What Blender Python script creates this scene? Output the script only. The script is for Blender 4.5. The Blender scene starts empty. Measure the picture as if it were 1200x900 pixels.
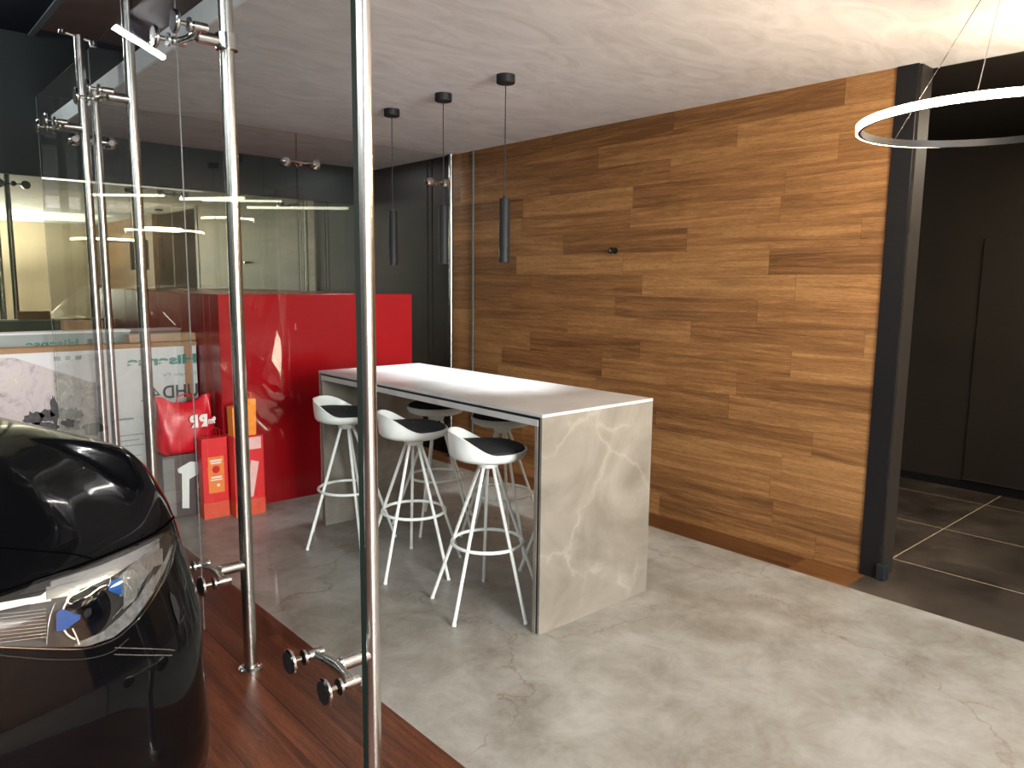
import bpy, bmesh, math, random
from math import sin, cos, pi, radians, floor
from mathutils import Vector, Matrix
from mathutils.bvhtree import BVHTree
random.seed(7)
S = bpy.context.scene
C = S.collection
H = 1.745

# ------------------------------------------------------------------ camera
F_PX, PITCH, ROLL, YAW = 875.9, .13477, .010637, .72903
fw = Vector((sin(YAW)*cos(PITCH), cos(YAW)*cos(PITCH), -sin(PITCH)))
rt = Vector((cos(YAW), -sin(YAW), 0)); up = rt.cross(fw)
r2 = rt*cos(ROLL)+up*sin(ROLL); u2 = -rt*sin(ROLL)+up*cos(ROLL)
cd = bpy.data.cameras.new('camera'); cam = bpy.data.objects.new('camera', cd); C.objects.link(cam)
m = Matrix((r2, u2, -fw)).transposed().to_4x4(); m.translation = (0, 0, H); cam.matrix_world = m
cd.sensor_width = 36; cd.lens = F_PX/1200*36; cd.clip_start = .02; cd.clip_end = 200
S.camera = cam

# ------------------------------------------------------------------ node helper
class NT:
    def __init__(s, name):
        s.m = bpy.data.materials.new(name); s.m.use_nodes = True
        s.t = s.m.node_tree; s.t.nodes.clear(); s.out = s.t.nodes.new('ShaderNodeOutputMaterial')
    def n(s, typ, **k):
        d = s.t.nodes.new(typ)
        for a, v in k.items(): setattr(d, a, v)
        return d
    def set(s, sock, v):
        if isinstance(v, bpy.types.NodeSocket): s.t.links.new(v, sock)
        elif v is not None:
            if hasattr(sock.default_value, '__len__') and isinstance(v, (tuple, list)) and len(v) == 3 and len(sock.default_value) == 4: v = (*v, 1)
            sock.default_value = v
    def math(s, op, a, b=None, c=None, clamp=False):
        d = s.n('ShaderNodeMath', operation=op, use_clamp=clamp)
        s.set(d.inputs[0], a)
        if b is not None: s.set(d.inputs[1], b)
        if c is not None: s.set(d.inputs[2], c)
        return d.outputs[0]
    def pos(s, obj=False):
        if obj: return s.n('ShaderNodeTexCoord').outputs['Object']
        return s.n('ShaderNodeNewGeometry').outputs['Position']
    def sep(s, v):
        d = s.n('ShaderNodeSeparateXYZ'); s.set(d.inputs[0], v); return d.outputs
    def comb(s, x, y, z):
        d = s.n('ShaderNodeCombineXYZ')
        for i, v in enumerate((x, y, z)): s.set(d.inputs[i], v)
        return d.outputs[0]
    def noise(s, vec, scale=1, detail=4, rough=.55, dist=0):
        d = s.n('ShaderNodeTexNoise'); s.set(d.inputs['Vector'], vec)
        s.set(d.inputs['Scale'], scale); s.set(d.inputs['Detail'], detail); s.set(d.inputs['Roughness'], rough); s.set(d.inputs['Distortion'], dist)
        return d.outputs[0]
    def white(s, vec):
        d = s.n('ShaderNodeTexWhiteNoise', noise_dimensions='3D'); s.set(d.inputs['Vector'], vec); return d.outputs['Value']
    def ramp(s, fac, stops, interp='LINEAR'):
        d = s.n('ShaderNodeValToRGB'); cr = d.color_ramp; cr.interpolation = interp
        while len(cr.elements) < len(stops): cr.elements.new(.5)
        for e, (p, c) in zip(cr.elements, stops): e.position = p; e.color = (*c, 1) if len(c) == 3 else c
        s.set(d.inputs[0], fac); return d.outputs[0]
    def mix(s, fac, a, b, blend='MIX'):
        d = s.n('ShaderNodeMix', data_type='RGBA', blend_type=blend)
        s.set(d.inputs[0], fac); s.set(d.inputs[6], a); s.set(d.inputs[7], b); return d.outputs[2]
    def bump(s, h, strength=.2, dist=.01):
        d = s.n('ShaderNodeBump'); s.set(d.inputs['Height'], h); d.inputs['Strength'].default_value = strength; d.inputs['Distance'].default_value = dist
        return d.outputs[0]
    def bsdf(s, col=None, rough=.5, metal=0, normal=None, coat=0, spec=.5, emis=None, estr=0, coat_rough=.03, trans=0):
        b = s.n('ShaderNodeBsdfPrincipled')
        s.set(b.inputs['Base Color'], col); s.set(b.inputs['Roughness'], rough); s.set(b.inputs['Metallic'], metal)
        s.set(b.inputs['Coat Weight'], coat); s.set(b.inputs['Specular IOR Level'], spec); s.set(b.inputs['Coat Roughness'], coat_rough)
        s.set(b.inputs['Transmission Weight'], trans)
        if normal is not None: s.set(b.inputs['Normal'], normal)
        if emis is not None: s.set(b.inputs['Emission Color'], emis); s.set(b.inputs['Emission Strength'], estr)
        s.t.links.new(b.outputs[0], s.out.inputs[0]); return s.m

def plain(name, col, rough=.5, metal=0, var=.06, scale=30, **k):
    t = NT(name); nz = t.noise(t.pos(True), scale, 3)
    c = t.ramp(nz, [(.3, tuple(x*(1-var) for x in col)), (.7, tuple(min(1, x*(1+var)) for x in col))])
    return t.bsdf(c, rough, metal, **k)
def emit(name, col, st):
    t = NT(name); e = t.n('ShaderNodeEmission'); e.inputs[0].default_value = (*col, 1); e.inputs[1].default_value = st
    t.t.links.new(e.outputs[0], t.out.inputs[0]); return t.m

# ------------------------------------------------------------------ materials
M = {}
def wood(name, u, v, length, width, dark, mid, light, rough=.45, seed=0., seam=.5):
    t = NT(name); p = t.sep(t.pos()); U, V = p[u], p[v]
    row = t.math('FLOOR', t.math('DIVIDE', V, width))
    rr = t.white(t.comb(row, seed, 3.1))
    uu = t.math('ADD', t.math('DIVIDE', U, length), t.math('MULTIPLY', rr, 7.3))
    pl = t.math('FLOOR', uu); rnd = t.white(t.comb(row, pl, seed))
    z = t.math('MULTIPLY', rnd, 40)
    g3 = t.noise(t.comb(t.math('MULTIPLY', U, 22), t.math('MULTIPLY', V, 260), z), 1, 2, .7, .4)
    g1 = t.noise(t.comb(t.math('MULTIPLY', U, 1.0), t.math('MULTIPLY', V, 20), z), 1, 6, .66, .9)
    g2 = t.noise(t.comb(t.math('MULTIPLY', U, 9), t.math('MULTIPLY', V, 170), z), 1, 3, .6, .2)
    g = t.math('ADD', t.math('MULTIPLY', g1, .75), t.math('MULTIPLY', g2, .25))
    g = t.math('ADD', g, t.math('MULTIPLY', t.math('SUBTRACT', rnd, .5), .20))
    c = t.ramp(g, [(.34, dark), (.5, mid), (.66, light)])
    c = t.mix(t.ramp(g3, [(.50, (0, 0, 0)), (.68, (.55, .55, .55))]), c, dark)
    fv = t.math('FRACT', t.math('DIVIDE', V, width)); fu = t.math('FRACT', uu)
    s1 = t.math('LESS_THAN', fv, .012); s2 = t.math('LESS_THAN', fu, .0022*1.2/length)
    sm = t.math('MULTIPLY', t.math('MAXIMUM', s1, s2), seam)
    c = t.mix(sm, c, tuple(x*.3 for x in dark))
    M[name] = t.bsdf(c, rough, spec=.28, normal=t.bump(t.math('SUBTRACT', g, t.math('MULTIPLY', sm, .5)), .12, .004))
wood('oak_wall', 1, 2, 1.23, .165, (.095, .042, .014), (.19, .092, .032), (.285, .152, .058), .5)
wood('oak_strip', 1, 0, 1.5, .30, (.04, .015, .006), (.115, .048, .016), (.19, .085, .03), .38, seed=9.)
wood('oak_floor', 1, 0, 1.5, .19, (.022, .007, .004), (.075, .024, .011), (.15, .05, .022), .36, seed=5.)

t = NT('grey_tile'); P = t.pos(); a = t.noise(P, 1.2, 7, .62, .3); b = t.noise(P, 3.4, 10, .74, .35)
base = t.ramp(t.math('ADD', t.math('MULTIPLY', a, .45), t.math('MULTIPLY', b, .55)), [(.34, (.135, .118, .095)), (.46, (.215, .205, .182)), (.56, (.285, .28, .258)), (.7, (.35, .345, .322))])
v = t.n('ShaderNodeTexVoronoi', feature='DISTANCE_TO_EDGE'); nv = t.noise(P, 2.2, 5, .6, 0)
w = t.n('ShaderNodeVectorMath', operation='MULTIPLY_ADD'); t.set(w.inputs[0], t.comb(nv, t.noise(P, 2.6, 5), 0)); w.inputs[1].default_value = (.8, .8, 0); t.set(w.inputs[2], P)
t.set(v.inputs['Vector'], w.outputs[0]); v.inputs['Scale'].default_value = .62
vein = t.ramp(v.outputs[0], [(0, (1, 1, 1)), (.006, (0, 0, 0))]); vm = t.math('MULTIPLY', vein, t.ramp(t.noise(P, 1.7, 2), [(.36, (0, 0, 0)), (.5, (.75, .75, .75))]))
base = t.mix(vm, base, (.14, .10, .07))
blot = t.ramp(t.noise(P, 2.1, 9, .75, 2.2), [(.60, (0, 0, 0)), (.74, (.55, .55, .55))])
base = t.mix(blot, base, (.155, .12, .09))
s_ = t.sep(P)
jx = t.math('LESS_THAN', t.math('FRACT', t.math('DIVIDE', t.math('SUBTRACT', s_[0], 1.55), 1.35)), .0025)
jy = t.math('LESS_THAN', t.math('FRACT', t.math('DIVIDE', t.math('SUBTRACT', s_[1], .86), 2.7)), .0013)
base = t.mix(t.math('MULTIPLY', t.math('MAXIMUM', jx, jy), .35), base, (.25, .23, .20))
M['grey_tile'] = t.bsdf(base, t.ramp(b, [(.3, (.42,)*3), (.7, (.28,)*3)]), normal=t.bump(b, .05, .003))

t = NT('dark_tile'); P = t.pos(); a = t.noise(P, 2.0, 7, .65, .3)
base = t.ramp(a, [(.35, (.018, .014, .011)), (.55, (.045, .036, .028)), (.7, (.085, .068, .05))])
s_ = t.sep(P)
jx = t.math('LESS_THAN', t.math('FRACT', t.math('DIVIDE', t.math('SUBTRACT', s_[0], 4.02), .92)), .009)
jy = t.math('LESS_THAN', t.math('FRACT', t.math('DIVIDE', t.math('SUBTRACT', s_[1], .905), .912)), .009)
base = t.mix(t.math('MAXIMUM', jx, jy), base, (.36, .29, .20))
M['dark_tile'] = t.bsdf(base, .32)

t = NT('plaster'); P = t.sep(t.pos())
a = t.noise(t.comb(t.math('MULTIPLY', P[0], 1.2), t.math('MULTIPLY', P[1], 2.6), 0), 1.6, 8, .68, 1.8)
c = t.ramp(a, [(.32, (.50, .50, .51)), (.52, (.61, .61, .625)), (.7, (.70, .70, .715))])
M['plaster'] = t.bsdf(c, .6, normal=t.bump(a, .1, .01))

def marble(name, cs, vein_col, scale=1., rough=.3, vs=1.6):
    t = NT(name); P = t.pos(); a = t.noise(P, 1.6*scale, 6, .6, 1.2)
    c = t.ramp(a, [(.33, cs[0]), (.5, cs[1]), (.68, cs[2])])
    v = t.n('ShaderNodeTexVoronoi', feature='DISTANCE_TO_EDGE')
    w = t.n('ShaderNodeVectorMath', operation='MULTIPLY_ADD'); nz = t.n('ShaderNodeTexNoise'); nz.inputs['Scale'].default_value = 2.4*scale; nz.inputs['Detail'].default_value = 7
    t.t.links.new(P, nz.inputs['Vector']); t.t.links.new(nz.outputs['Color'], w.inputs[0]); w.inputs[1].default_value = (.7, .7, .7); t.set(w.inputs[2], P)
    t.set(v.inputs['Vector'], w.outputs[0]); v.inputs['Scale'].default_value = vs
    vein = t.ramp(v.outputs[0], [(0, (.55, .55, .55)), (.025, (.15, .15, .15)), (.09, (0, 0, 0))])
    vm = t.math('MULTIPLY', vein, t.ramp(t.noise(P, 3*scale, 4), [(.4, (0, 0, 0)), (.65, (.9, .9, .9))]))
    c = t.mix(vm, c, vein_col)
    M[name] = t.bsdf(c, rough)
marble('taupe_stone', ((.125, .112, .092), (.18, .165, .138), (.235, .215, .185)), (.33, .31, .27))
marble('pale_stone', ((.36, .36, .355), (.43, .43, .425), (.49, .49, .49)), (.54, .54, .54))

M['black_metal'] = plain('black_metal', (.005, .005, .006), .45, spec=.25)
M['pendant_black'] = plain('pendant_black', (.010, .012, .014), .55, spec=.25)
M['channel'] = plain('channel', (.02, .024, .03), .35, .5)
M['black_wall'] = plain('black_wall', (.006, .006, .007), .55, scale=4, spec=.15)
M['brown_black'] = plain('brown_black', (.016, .013, .010), .5, scale=3, spec=.3)
M['navy'] = plain('navy', (.006, .008, .014), .55, scale=3, spec=.15)
M['teal_dark'] = plain('teal_dark', (.005, .008, .009), .55, scale=3, spec=.15)
M['outer_ceiling'] = plain('outer_ceiling', (.24, .165, .14), .55, var=.2, scale=2)
M['fascia'] = plain('fascia', (.80, .86, .90), .6, scale=5)
M['soffit_edge'] = plain('soffit_edge', (.07, .08, .09), .6)
M['cream_wall'] = plain('cream_wall', (.52, .44, .31), .7, var=.1, scale=1.5)
M['grey_wall'] = plain('grey_wall', (.10, .105, .10), .7, var=.1, scale=1.5)
def brushed(name, col, rough):
    t = NT(name); P = t.sep(t.pos(True))
    a = t.noise(t.comb(t.math('MULTIPLY', P[0], 300), t.math('MULTIPLY', P[1], 300), t.math('MULTIPLY', P[2], 4)), 1, 3)
    M[name] = t.bsdf(col, t.math('ADD', rough-.05, t.math('MULTIPLY', a, .1)), 1.0)
brushed('steel', (.62, .61, .59), .24)
M['chrome'] = plain('chrome', (.78, .78, .78), .09, 1.0, var=.03)
M['rubber'] = plain('rubber', (.015, .015, .016), .35)
M['white_paint'] = plain('white_paint', (.70, .74, .72), .32, var=.02)
M['cushion'] = plain('cushion', (.010, .011, .013), .85, scale=200, var=.3)
M['red_gloss'] = plain('red_gloss', (.30, .002, .006), .22, var=.04, scale=2)
M['red_seam'] = plain('red_seam', (.12, .002, .003), .4)
M['carton'] = plain('carton', (.36, .21, .11), .8, scale=12, var=.12)
M['carton_white'] = plain('carton_white', (.66, .66, .67), .55, var=.03, scale=5)
M['carton_grey'] = plain('carton_grey', (.30, .34, .32), .6, var=.05, scale=5)
M['tape'] = plain('tape', (.42, .20, .10), .35, var=.05)
M['ink_green'] = plain('ink_green', (.02, .20, .16), .5)
M['ink_dark'] = plain('ink_dark', (.035, .03, .04), .5)
M['ink_grey'] = plain('ink_grey', (.22, .22, .23), .5)
M['bag_red'] = plain('bag_red', (.55, .005, .018), .35, var=.1, scale=8)
M['paper_red'] = plain('paper_red', (.62, .012, .015), .45)
M['paper_orange_red'] = plain('paper_orange_red', (.60, .07, .03), .5)
M['orange'] = plain('orange', (.85, .26, .01), .5, var=.1)
M['orange_dark'] = plain('orange_dark', (.70, .20, .03), .5)
M['pink_white'] = plain('pink_white', (.75, .45, .42), .5)
M['ink_white'] = plain('ink_white', (.8, .7, .68), .5)
M['dark_carton'] = plain('dark_carton', (.07, .05, .05), .4)
M['grey_plastic'] = plain('grey_plastic', (.16, .16, .155), .4)
t = NT('art'); P = t.pos(); a = t.noise(P, 4, 7, .65, 2.5)
M['art'] = t.bsdf(t.ramp(a, [(.32, (.26, .22, .21)), (.44, (.42, .36, .37)), (.52, (.52, .46, .48)), (.6, (.50, .44, .38)), (.68, (.60, .56, .55))]), .4)
t = NT('art_reflected'); P = t.pos(); a = t.noise(P, 7, 7, .7, 3)
M['art_reflected'] = t.bsdf(t.ramp(a, [(.3, (.10, .095, .085)), (.45, (.30, .28, .25)), (.6, (.42, .40, .35)), (.72, (.55, .53, .5))]), .4)
M['rock'] = plain('rock', (.03, .025, .03), .5, var=.8, scale=40)
M['car_paint'] = plain('car_paint', (.0025, .0025, .003), .12, spec=.05, coat=.32, coat_rough=.01)
M['car_trim'] = plain('car_trim', (.008, .008, .009), .3)
M['car_gap'] = plain('car_gap', (.001, .001, .001), .9, spec=.0)
M['lamp_dark'] = plain('lamp_dark', (.022, .021, .020), .4, .2)
M['lamp_grey'] = plain('lamp_grey', (.22, .225, .22), .25, .5, var=.3, scale=60)
M['lamp_silver'] = plain('lamp_silver', (.50, .50, .49), .22, .85)
M['lamp_white'] = plain('lamp_white', (.75, .70, .60), .3, .2)
M['lamp_blue'] = plain('lamp_blue', (.012, .075, .27), .25, .3, emis=(.01, .06, .3), estr=.03)
M['lamp_lens'] = plain('lamp_lens', (.002, .0025, .004), .05, spec=.25, coat=0)
M['tyre'] = plain('tyre', (.012, .012, .012), .8)
M['dark_glass'] = plain('dark_glass', (.004, .005, .006), .03, spec=.8, coat=1)

def schlick(t, boost=True):
    lw = t.n('ShaderNodeLayerWeight'); lw.inputs[0].default_value = .5
    f5 = t.math('POWER', lw.outputs['Facing'], 5.0); F = t.math('ADD', t.math('MULTIPLY', f5, .96), .04)
    if boost: F = t.math('DIVIDE', t.math('MULTIPLY', F, 2), t.math('ADD', F, 1))
    return F
def glass(name, tint, refl=1.):
    t = NT(name); tr = t.n('ShaderNodeBsdfTransparent'); tr.inputs[0].default_value = (*tint, 1)
    gl = t.n('ShaderNodeBsdfGlossy'); gl.inputs['Roughness'].default_value = 0.0; gl.inputs[0].default_value = (1, 1, 1, 1)
    mx = t.n('ShaderNodeMixShader'); t.set(mx.inputs[0], t.math('MULTIPLY', schlick(t), refl)); t.t.links.new(tr.outputs[0], mx.inputs[1]); t.t.links.new(gl.outputs[0], mx.inputs[2])
    t.t.links.new(mx.outputs[0], t.out.inputs[0]); M[name] = t.m
glass('glass', (.83, .86, .85), .46)
glass('lamp_glass', (.93, .94, .95), 1.)
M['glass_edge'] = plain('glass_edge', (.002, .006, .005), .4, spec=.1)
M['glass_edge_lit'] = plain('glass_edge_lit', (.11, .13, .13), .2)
t = NT('mirror_window'); P = t.pos()
gl = t.n('ShaderNodeBsdfGlossy'); gl.inputs['Roughness'].default_value = .012; gl.inputs[0].default_value = (.38, .385, .30, 1)
df = t.n('ShaderNodeBsdfDiffuse'); df.inputs[0].default_value = (.01, .014, .013, 1)
ad = t.n('ShaderNodeAddShader'); t.t.links.new(gl.outputs[0], ad.inputs[0]); t.t.links.new(df.outputs[0], ad.inputs[1]); t.t.links.new(ad.outputs[0], t.out.inputs[0])
M['mirror_window'] = t.m
M['led'] = emit('led', (1, .97, .93), 110)
M['led_far'] = emit('led_far', (1, .98, .93), 16)
M['led_warm'] = emit('led_warm', (1, .76, .50), 100)
M['led_spot'] = emit('led_spot', (1, .97, .94), 1.2)

# ------------------------------------------------------------------ mesh helpers
class MB:
    def __init__(s): s.b = bmesh.new()
    def box(s, x0, x1, y0, y1, z0, z1, mt=None, bev=0):
        b = bmesh.new(); bmesh.ops.create_cube(b, size=1)
        bmesh.ops.scale(b, vec=(x1-x0, y1-y0, z1-z0), verts=b.verts); bmesh.ops.translate(b, vec=((x0+x1)/2, (y0+y1)/2, (z0+z1)/2), verts=b.verts)
        if bev: bmesh.ops.bevel(b, geom=b.edges[:], offset=bev, segments=2, affect='EDGES', profile=.5)
        if mt: bmesh.ops.transform(b, matrix=mt, verts=b.verts)
        s.add(b); return s
    def add(s, b):
        me = bpy.data.meshes.new('tmp'); b.to_mesh(me); b.free(); s.b.from_mesh(me); bpy.data.meshes.remove(me)
    def tube(s, pts, r, n=12, closed=False, caps=True):
        pts = [Vector(p) for p in pts]; N = len(pts); rs = r if isinstance(r, (list, tuple)) else [r]*N
        rings = []; prev = None
        for i, p in enumerate(pts):
            a = pts[(i-1) % N] if (closed or i > 0) else p; c = pts[(i+1) % N] if (closed or i < N-1) else p
            d = (c-a).normalized()
            if prev is None:
                q = Vector((0, 0, 1)) if abs(d.z) < .9 else Vector((1, 0, 0)); u = d.cross(q).normalized()
            else: u = (prev - d*prev.dot(d)).normalized()
            prev = u; w = d.cross(u)
            rings.append([s.b.verts.new(p+u*rs[i]*cos(2*pi*k/n)+w*rs[i]*sin(2*pi*k/n)) for k in range(n)])
        for i in range(N if closed else N-1):
            A, B = rings[i], rings[(i+1) % N]
            for k in range(n): s.b.faces.new((A[k], A[(k+1) % n], B[(k+1) % n], B[k]))
        if caps and not closed: s.b.faces.new(rings[0][::-1]); s.b.faces.new(rings[-1])
        return s
    def lathe(s, prof, n=32, mt=None, capb=True, capt=True):
        rings = []; mt = mt or Matrix()
        for r, z in prof: rings.append([s.b.verts.new(mt @ Vector((r*cos(2*pi*k/n), r*sin(2*pi*k/n), z))) for k in range(n)])
        for A, B in zip(rings, rings[1:]):
            for k in range(n): s.b.faces.new((A[k], A[(k+1) % n], B[(k+1) % n], B[k]))
        if capb: s.b.faces.new(rings[0][::-1])
        if capt: s.b.faces.new(rings[-1])
        return s
    def grid(s, rows):
        V = [[s.b.verts.new(p) for p in r] for r in rows]
        for A, B in zip(V, V[1:]):
            for k in range(len(A)-1): s.b.faces.new((A[k], A[k+1], B[k+1], B[k]))
        return s
    def poly(s, pts): s.b.faces.new([s.b.verts.new(p) for p in pts]); return s
    def prism(s, pts, d):
        d = Vector(d); a = [s.b.verts.new(Vector(p)) for p in pts]; c = [s.b.verts.new(Vector(p)+d) for p in pts]; n = len(a)
        s.b.faces.new(a[::-1]); s.b.faces.new(c)
        for k in range(n): s.b.faces.new((a[k], a[(k+1) % n], c[(k+1) % n], c[k]))
        return s
    def build(s, name, mat, parent=None, smooth=False, loc=None, norm=True, angle=35):
        if norm: bmesh.ops.recalc_face_normals(s.b, faces=s.b.faces[:])
        me = bpy.data.meshes.new(name); s.b.to_mesh(me); s.b.free()
        o = bpy.data.objects.new(name, me); C.objects.link(o); me.materials.append(M[mat] if isinstance(mat, str) else mat)
        if smooth:
            me.polygons.foreach_set('use_smooth', [True]*len(me.polygons))
            me.update()
            try: me.set_sharp_from_angle(angle=radians(angle))
            except Exception: pass
        if parent: o.parent = parent
        if loc: o.location = loc
        return o
def thing(name, label, cat, loc=(0, 0, 0), group=None):
    o = bpy.data.objects.new(name, None); C.objects.link(o); o.location = loc; o.empty_display_size = .1
    o['label'] = label; o['category'] = cat
    if group: o['group'] = group
    return o
def tag(o, label, cat, group=None):
    o['label'] = label; o['category'] = cat
    if group: o['group'] = group
    return o
def struct(o): o['kind'] = 'structure'; return o
def copy_tree(o, parent=None):
    c = o.copy(); C.objects.link(c)
    if parent: c.parent = parent
    for ch in [x for x in o.children]: copy_tree(ch, c)
    return c
def centered(mb, cx, cy, cz):
    bmesh.ops.translate(mb.b, vec=(-cx, -cy, -cz), verts=mb.b.verts); return mb
def rotm(axis, a): return Matrix.Rotation(a, 4, axis)
RX = lambda: Matrix.Rotation(pi/2, 4, 'Y')   # z axis -> x axis

# ------------------------------------------------------------------ room shell
XW, ZC, YM = 4.53, 2.965, 7.42
struct(MB().box(1.55, 4.255, -5, YM, -.1, 0).build('floor', 'grey_tile'))
struct(MB().box(-9, 1.55, -5, YM, -.1, 0).build('floor_wood', 'oak_floor'))
struct(MB().box(4.255, XW, 1.81, YM, -.1, 0).build('floor_wood_strip', 'oak_strip'))
struct(MB().box(4.255, 7.35, -5, 1.81, -.1, 0).box(XW, 7.35, 1.81, 3.6, -.1, 0).build('floor_dark', 'dark_tile'))
struct(MB().box(XW, XW+.06, 1.848, 5.98, 0, ZC).build('wall_right', 'oak_wall'))
struct(MB().box(XW, XW+.1, 5.98, YM, 0, ZC).build('wall_right_black', 'black_wall'))
pb = MB()
for y0, y1 in ((6.0, 6.28), (6.30, 6.36), (6.38, 7.40)): pb.box(XW-.015, XW, y0, y1, 0, ZC-.002)
struct(pb.build('trim_1', 'black_wall'))
struct(MB().box(XW, XW+.1, -5, -.6, 0, ZC).build('wall_right_near', 'oak_wall'))
struct(MB().box(1.44, XW+.16, -5, YM, ZC, 3.085).build('ceiling', 'plaster'))
struct(MB().box(XW+.16, 7.35, -5, YM, ZC, 3.085).build('ceiling_dark_room', 'brown_black'))
struct(MB().box(1.425, 1.44, -5, YM, ZC, 3.085).build('trim_2', 'fascia'))
struct(MB().box(1.345, 7.35, -5, YM, 3.76, 3.86).build('ceiling_upper', 'outer_ceiling'))
struct(MB().box(-9, 1.30, -5, YM, 3.70, 3.86).build('ceiling_showroom', 'navy'))
struct(MB().box(1.30, 1.345, -5, YM, 3.69, 3.86).build('trim_3', 'soffit_edge'))
struct(MB().box(-9, 7.35, YM, YM+.15, 0, 3.86).build('wall_back', 'navy'))
struct(MB().box(-9, XW, YM-.03, YM, 2.58, 3.70).build('trim_4', 'teal_dark'))
struct(MB().poly([(-9, YM-.006, 0), (XW-.015, YM-.006, 0), (XW-.015, YM-.006, 2.58), (-9, YM-.006, 2.58)]).build('window_1', 'mirror_window'))
struct(MB().box(-9, 7.35, -5.15, -5, 0, 3.86).build('wall_front', 'cream_wall'))
struct(MB().box(-9.15, -9, -5, YM, 0, 3.86).build('wall_left', 'grey_wall'))
# dark room behind the opening
struct(MB().box(7.2, 7.35, -5, 3.6, 0, ZC).build('wall_dark_room', 'brown_black'))
struct(MB().box(XW+.06, 7.2, 3.45, 3.6, 0, ZC).build('wall_dark_side', 'brown_black'))
struct(MB().box(7.185, 7.2, -5, 3.45, 0, .07).build('baseboard_dark_room', 'black_metal'))
dr = struct(MB().box(7.175, 7.2, 1.30, 2.12, .09, 2.15, bev=.003).build('door_1', 'brown_black'))
MB().box(7.168, 7.176, 1.30, 2.12, .085, .097).build('door_trim', 'lamp_dark', dr)
hb = MB().tube([(7.175, 1.38, 1.02), (7.13, 1.38, 1.02), (7.13, 1.50, 1.02)], .009, 8); hb.build('door_handle', 'black_metal', dr, smooth=True)
# black frame post at the end of the oak wall
fr = struct(MB().box(XW-.01, XW+.16, 1.735, 1.848, 0, ZC).build('door_frame_black', 'black_metal'))
struct(MB().box(XW-.004, XW+.004, 1.775, 1.785, .0, ZC).build('trim_5', 'channel', None))
struct(MB().box(XW+.02, XW+.17, 1.725, 1.735, .0, ZC).build('trim_6', 'brown_black', None))
tag(MB().box(XW-.03, XW+.03, 1.69, 1.745, 0, .10, bev=.006).build('door_stop', 'channel'), 'small black block standing on the floor at the foot of the black door frame', 'door stop')

# ------------------------------------------------------------------ glass partition
XG, TG = 1.045, .016
def glass_panel(name_pts, axis, label, group, lit=()):
    root = thing('partition_glass', label, 'glass panel', (0, 0, 0), group)
    P = [Vector(p) for p in name_pts]
    MB().poly(P).build('pane', 'glass', root)
    cen = sum(P, Vector())/len(P); th = Vector((TG/2, 0, 0)) if axis == 0 else Vector((0, TG/2, 0))
    n = len(P)
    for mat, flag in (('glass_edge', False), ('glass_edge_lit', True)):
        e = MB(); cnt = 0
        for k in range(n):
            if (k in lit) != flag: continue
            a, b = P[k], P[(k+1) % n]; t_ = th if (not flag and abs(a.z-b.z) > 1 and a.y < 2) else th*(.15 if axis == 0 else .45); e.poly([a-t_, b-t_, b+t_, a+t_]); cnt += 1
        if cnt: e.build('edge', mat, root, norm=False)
    return root
GRP = None
def side(y0, y1, label, lit=()):
    return glass_panel([(XG, y0, .26), (XG, y1, .26), (XG, y1, 2.905), (XG, y0, 2.905)], 0, label, None, lit)
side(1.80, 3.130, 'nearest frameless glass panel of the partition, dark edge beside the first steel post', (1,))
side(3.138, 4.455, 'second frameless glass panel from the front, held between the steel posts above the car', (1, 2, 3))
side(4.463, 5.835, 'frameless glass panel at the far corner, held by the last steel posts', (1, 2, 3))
YB = 5.85
glass_panel([(1.06, YB, .26), (2.03, YB, .26), (2.03, YB, 1.65), (2.846, YB, 1.65), (2.846, YB, 2.925), (1.06, YB, 2.925)], 1, 'left panel of the back glass wall, over the cartons and the red cabinet', None, ())
glass_panel([(2.854, YB, 1.65), (3.80, YB, 1.65), (3.80, YB, .26), (4.44, YB, .26), (4.44, YB, 2.925), (2.854, YB, 2.925)], 1, 'right panel of the back glass wall, ending at the slim post by the oak wall', None, ())

def spider(zc, parent, px, py, name='spider_bracket', collar=False, spread=.12):
    """bracket reaching from the post (px,py) to the side glass at XG"""
    b = MB()
    b.tube([(px-.01, py, zc), (px-.115, py, zc)], .024, 16)
    hub = Vector((px-.13, py, zc))
    b.tube([(px-.115, py, zc), (px-.128, py, zc)], [.024, .017], 16)
    for s in (-1, 1):
        e = Vector((XG+.045, py+s*spread, zc))
        b.tube([hub, hub.lerp(e, .5)+Vector((.004, 0, 0)), e], [.017, .013, .014], 12)
        b.tube([e+Vector((.03, 0, 0)), e-Vector((.02, 0, 0))], .017, 14)
        b.tube([e-Vector((.02, 0, 0)), (XG+.004, e.y, zc)], [.013, .008], 12)
        b.tube([(XG+.012, e.y, zc), (XG+.004, e.y, zc)], .026, 18)
    if collar: b.tube([(px, py, zc+.03), (px, py, zc-.03)], .043, 24)
    o = b.build(name, 'chrome' if collar else 'steel', parent, smooth=True)
    for s in (-1, 1):
        y = py+s*spread
        b = MB().tube([(XG-.004, y, zc), (XG-.035, y, zc)], .009, 10).lathe([(.038, 0), (.043, .004), (.043, .012), (.036, .016)], 24, Matrix.Translation((XG-.034, y, zc)) @ rotm('Y', -pi/2), True, False)
        d = b.build('clamp_disc', 'chrome', o, smooth=True)
        MB().lathe([(.0005, .0), (.037, .0)], 24, Matrix.Translation((XG-.0505, y, zc)) @ rotm('Y', -pi/2), False, False).build('disc_face', 'chrome' if zc > 1 else 'rubber', d)
    return o
XP = 1.24
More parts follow.
